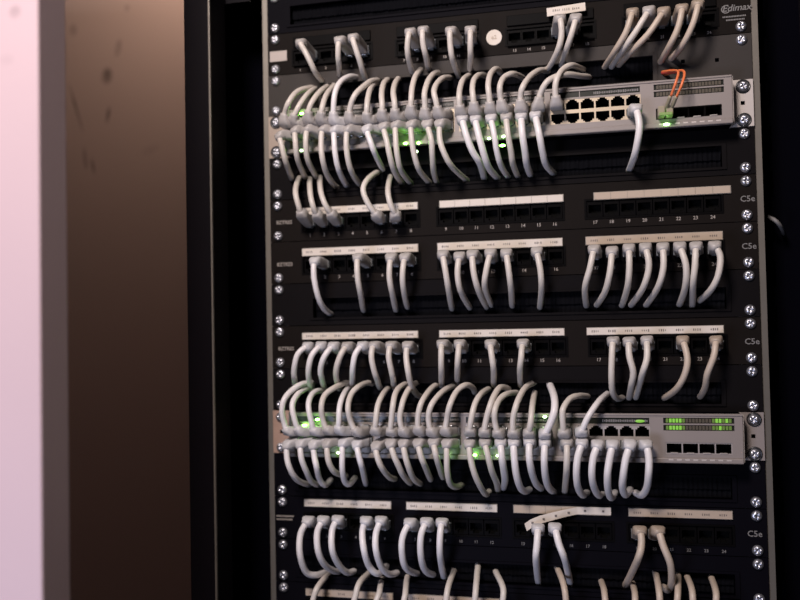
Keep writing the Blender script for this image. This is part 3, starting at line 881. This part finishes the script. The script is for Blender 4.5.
for n, fr, pts, c in U1:
    cable('%s patch cable arching up from the upper switch, %s of its upper port row' % ('white' if c == W_ else 'pale grey', ORD[n]), 'cables in the upper port row of the upper switch',
          swpos(-2, n, True), fr, pts, -.036, -.044, .012, c, plug_down=False, r=.0029, bootlen=.021, bw=.0062)

L1 = [(1, 'e', [(85, 165), (95, 250), (125, 370), (160, 470), (188, 528)], G_), (2, 'e', [(207, 125), (205, 230), (220, 350), (258, 450), (292, 508)], G_),
      (3, 'e', [(305, 118), (287, 220), (300, 350), (340, 440), (382, 505)], G_), (4, 'e', [(425, 122), (410, 230), (420, 350), (450, 460), (500, 545), (545, 582)], G_),
      (5, 'e', [(522, 122), (515, 230), (530, 360), (562, 470), (622, 578)], W_), (6, 'e', [(628, 118), (610, 220), (625, 360), (660, 470), (722, 562)], G_),
      (7, 'f', [(60, 115), (90, 230), (130, 330), (192, 445)], W_), (8, 'f', [(190, 95), (215, 210), (240, 330), (275, 450), (342, 558)], G_),
      (9, 'f', [(290, 85), (287, 200), (300, 330), (332, 450), (412, 553)], G_), (10, 'f', [(412, 80), (415, 200), (440, 340), (480, 450), (562, 548)], G_),
      (11, 'f', [(540, 75), (570, 200), (580, 330), (590, 450), (617, 545)], G_), (12, 'f', [(642, 72), (640, 200), (680, 320), (742, 420), (862, 530)], G_),
      (13, 'g', [(100, 80), (130, 200), (180, 330), (240, 430), (277, 553)], W_), (14, 'g', [(205, 80), (230, 200), (265, 330), (310, 460), (385, 552)], W_),
      (15, 'g', [(330, 75), (355, 200), (375, 330), (410, 450), (468, 543)], W_), (16, 'g', [(450, 65), (465, 200), (488, 330), (505, 440), (548, 543)], G_),
      (17, 'g', [(570, 60), (580, 200), (600, 330), (615, 440), (648, 533)], W_), (18, 'g', [(685, 50), (715, 200), (740, 330), (770, 440), (832, 513)], W_),
      (24, 'h', [(690, -5), (715, 120), (702, 250), (672, 380), (632, 488)], W_)]
for n, fr, pts, c in L1:
    cable('%s patch cable curving down from the upper switch, %s of its lower port row' % ('white' if c == W_ else 'pale grey', ORD[n]), 'cables in the lower port row of the upper switch',
          swpos(-2, n, False), fr, pts, -.036, -.044, .012, c, r=.0033 if n in (13, 14, 17, 18, 24) else .0029, bootlen=.012)

U2 = [(1, 'P', [(288, 431), (284, 422), (282, 411), (284, 400), (291, 391), (302, 384), (316, 382)], W_), (2, 'P', [(300, 431), (294, 417), (292.5, 404), (298, 394), (307, 388), (314, 386)], W_),
      (3, 'P', [(315, 431), (311, 420), (308.5, 406), (311, 396), (317, 391), (325, 391)], W_), (4, 'P', [(328, 430), (323, 420), (321.5, 406), (325, 395), (334, 388), (345, 383), (352, 384)], G_),
      (5, 'P', [(340, 430), (339, 418), (340, 405), (344, 394), (350, 386)], W_), (6, 'P', [(357, 432), (351, 422), (348, 408), (351, 395), (358, 387), (367, 383), (374, 384)], G_),
      (7, 'P', [(376, 431), (376, 419), (378, 405), (382.5, 395), (389, 387)], G_), (8, 'P', [(391, 431), (391.5, 420), (393, 405), (396, 392), (403, 385), (410, 384)], G_),
      (9, 'P', [(404, 432), (400, 420), (402, 405), (406, 394), (411, 387), (419, 381)], G_), (10, 'P', [(419, 430), (418, 418), (420.5, 405), (426, 395), (433, 387), (439, 384)], G_),
      (11, 'P', [(432, 432), (428.5, 419), (431, 406), (439, 395), (448, 388), (456, 385)], G_), (12, 'P', [(446, 431), (447, 419), (450, 405), (457, 391), (466, 385), (473, 388), (475, 393)], G_),
      (13, 'P', [(470, 431), (471.5, 418), (475, 404), (481, 394), (490, 388)], G_), (14, 'P', [(484.5, 432), (486, 421), (490, 406), (495, 394), (501, 387), (510, 389)], G_),
      (15, 'P', [(498, 433), (495, 422), (495, 410), (500, 399), (508, 393.5), (518, 392.5)], G_), (16, 'P', [(513.5, 433), (513, 420), (516, 406), (521, 394), (527, 386), (535.5, 382)], G_),
      (17, 'P', [(529, 433), (531, 420), (532.5, 405), (535, 391)], G_), (18, 'P', [(545, 434), (550.5, 423), (554.5, 410), (554, 396), (549, 382)], W_),
      (19, 'l', [(190, 580), (180, 440), (190, 380), (240, 310), (310, 285), (388, 290)], G_), (20, 'l', [(335, 570), (372, 480), (420, 400), (480, 320), (545, 262)], W_)]
for n, fr, pts, c in U2:
    cable('%s patch cable arching up from the lower switch, %s of its upper port row' % ('white' if c == W_ else 'pale grey', ORD[n]), 'cables in the upper port row of the lower switch',
          swpos(5, n, True), fr, pts, -.038, -.044, .012, c, plug_down=False, r=.0035 if n in (18,) else .0029, bootlen=.010)

L2 = [(1, 'm', [(145, 120), (135, 210), (160, 310), (220, 400), (325, 440)], W_), (2, 'm', [(252, 110), (250, 220), (290, 330), (335, 415), (400, 440)], W_),
      (3, 'm', [(355, 120), (355, 210), (372, 290), (395, 390), (440, 440), (500, 385)], W_), (4, 'm', [(465, 110), (460, 200), (480, 280), (530, 345), (625, 362)], G_),
      (5, 'm', [(587, 110), (578, 220), (580, 320), (600, 415), (640, 430), (692, 368)], W_), (6, 'm', [(700, 120), (712, 210), (740, 310), (772, 438)], W_),
      (7, 'n', [(132, 140), (140, 220), (180, 310), (240, 380), (292, 388)], G_), (8, 'n', [(250, 110), (270, 200), (310, 290), (350, 370), (412, 428)], G_),
      (9, 'n', [(352, 110), (360, 200), (390, 300), (430, 390), (492, 432)], G_), (10, 'n', [(470, 110), (485, 200), (520, 290), (573, 405)], G_),
      (11, 'n', [(592, 100), (607, 200), (640, 310), (668, 385)], G_), (12, 'n', [(700, 110), (695, 220), (700, 340), (722, 430), (770, 455), (825, 430)], G_),
      (13, 'o', [(155, 120), (165, 230), (200, 360), (250, 465), (290, 515), (320, 480)], G_), (14, 'o', [(280, 110), (305, 210), (335, 330), (372, 420), (387, 485)], G_),
      (15, 'o', [(405, 110), (415, 220), (432, 330), (440, 400), (428, 465)], W_), (16, 'o', [(510, 110), (515, 220), (530, 350), (560, 455), (600, 490), (645, 468)], W_),
      (17, 'o', [(635, 100), (635, 220), (655, 340), (690, 430), (735, 468)], W_), (18, 'o', [(760, 110), (755, 230), (762, 360), (785, 450), (835, 500)], W_),
      (19, 'p', [(135, 110), (135, 230), (130, 360), (118, 505)], G_), (20, 'p', [(255, 110), (222, 220), (212, 350), (225, 460), (262, 520), (302, 490)], W_),
      (21, 'p', [(380, 125), (347, 220), (335, 350), (350, 450), (388, 520), (435, 510)], W_), (22, 'p', [(500, 125), (477, 230), (460, 360), (465, 480), (490, 542), (525, 488)], W_),
      (23, 'p', [(640, 118), (607, 230), (587, 360), (580, 460), (605, 518), (645, 458)], W_), (24, 'p', [(772, 125), (792, 230), (790, 350), (775, 460), (735, 520), (675, 495)], W_)]
for n, fr, pts, c in L2:
    cable('%s patch cable curving down from the lower switch, %s of its lower port row' % ('white' if c == W_ else 'pale grey', ORD[n]), 'cables in the lower port row of the lower switch',
          swpos(5, n, False), fr, pts, -.036, -.044, .014, c, r=.0034 if n > 14 and n != 19 else .0030, bootlen=.012)

# orange fibre cord: two strands into one duplex connector in the first bay
ft = thing('fibre_cord', 'orange two stranded fibre cord plugged into the upper switch', 'cable', tuple(at(666, 112, SY)))
off = np.array(ft.location)


def raw_tube(name, pts, r, m, n=8):
    path, _ = resample(crom(pts, 8), .0018)
    vs, fs = sweep(path, lambda i, f: ring_round(r, n))
    return link(name, mesh(name, [v - off for v in vs], fs, [m], smooth=True), ft)


raw_tube('fibre_strand', [at(655, 73, .02), at(664, 71.5, -.004), at(673, 70.5, -.022), at(678.3, 72, -.038), at(676, 82, -.046), at(671, 96, -.040)], .0012, M['orange'])
raw_tube('fibre_strand', [at(656, 76, .02), at(668, 74, -.006), at(680, 70.5, -.024), at(684.5, 73, -.038), at(682, 84, -.046), at(676.5, 97, -.040)], .0012, M['orange'])
raw_tube('red_sleeve', [at(657, 74, .012), at(665, 72.5, -.004), at(676, 71.3, -.022)], .0019, M['red'])
for px, qx in ((670.5, 665), (676.5, 670)):
    raw_tube('connector_boot', [at(px, 96, -.040), at((px + qx) / 2, 104, -.034), at(qx, 111, -.026)], .0019, M['connector'])
p = at(666, 114, SY)
q = link('fibre_connector', boxes('fibre_connector', [(-.0066, -.0006, -.012, .006, -.0045, .0045), (.0006, .0066, -.012, .006, -.0045, .0045)], M['connector'], bevel=.0006), ft)
q.location = Vector((.1600, SY, (88.9 - 31) * MM)) - ft.location
q2 = link('release_clip', boxes('release_clip', [(-.0058, .0058, -.0145, -.0118, -.0050, -.0020)], M['green'], bevel=.0006), ft)
q2.location = q.location

# a short stray cable end beyond the far rail, in the cabinet's side space
pts = [at(768, 217, .03), at(776, 221, .02), at(782, 229, .03), at(784, 236, .06)]
sc_ = thing('loose_cable', 'dim piece of grey cable inside the cabinet beside the outer rail', 'cable', tuple(pts[0]))
path, _ = resample(crom(pts, 8), .002)
vs, fs = sweep(path, lambda i, f: ring_round(.0020))
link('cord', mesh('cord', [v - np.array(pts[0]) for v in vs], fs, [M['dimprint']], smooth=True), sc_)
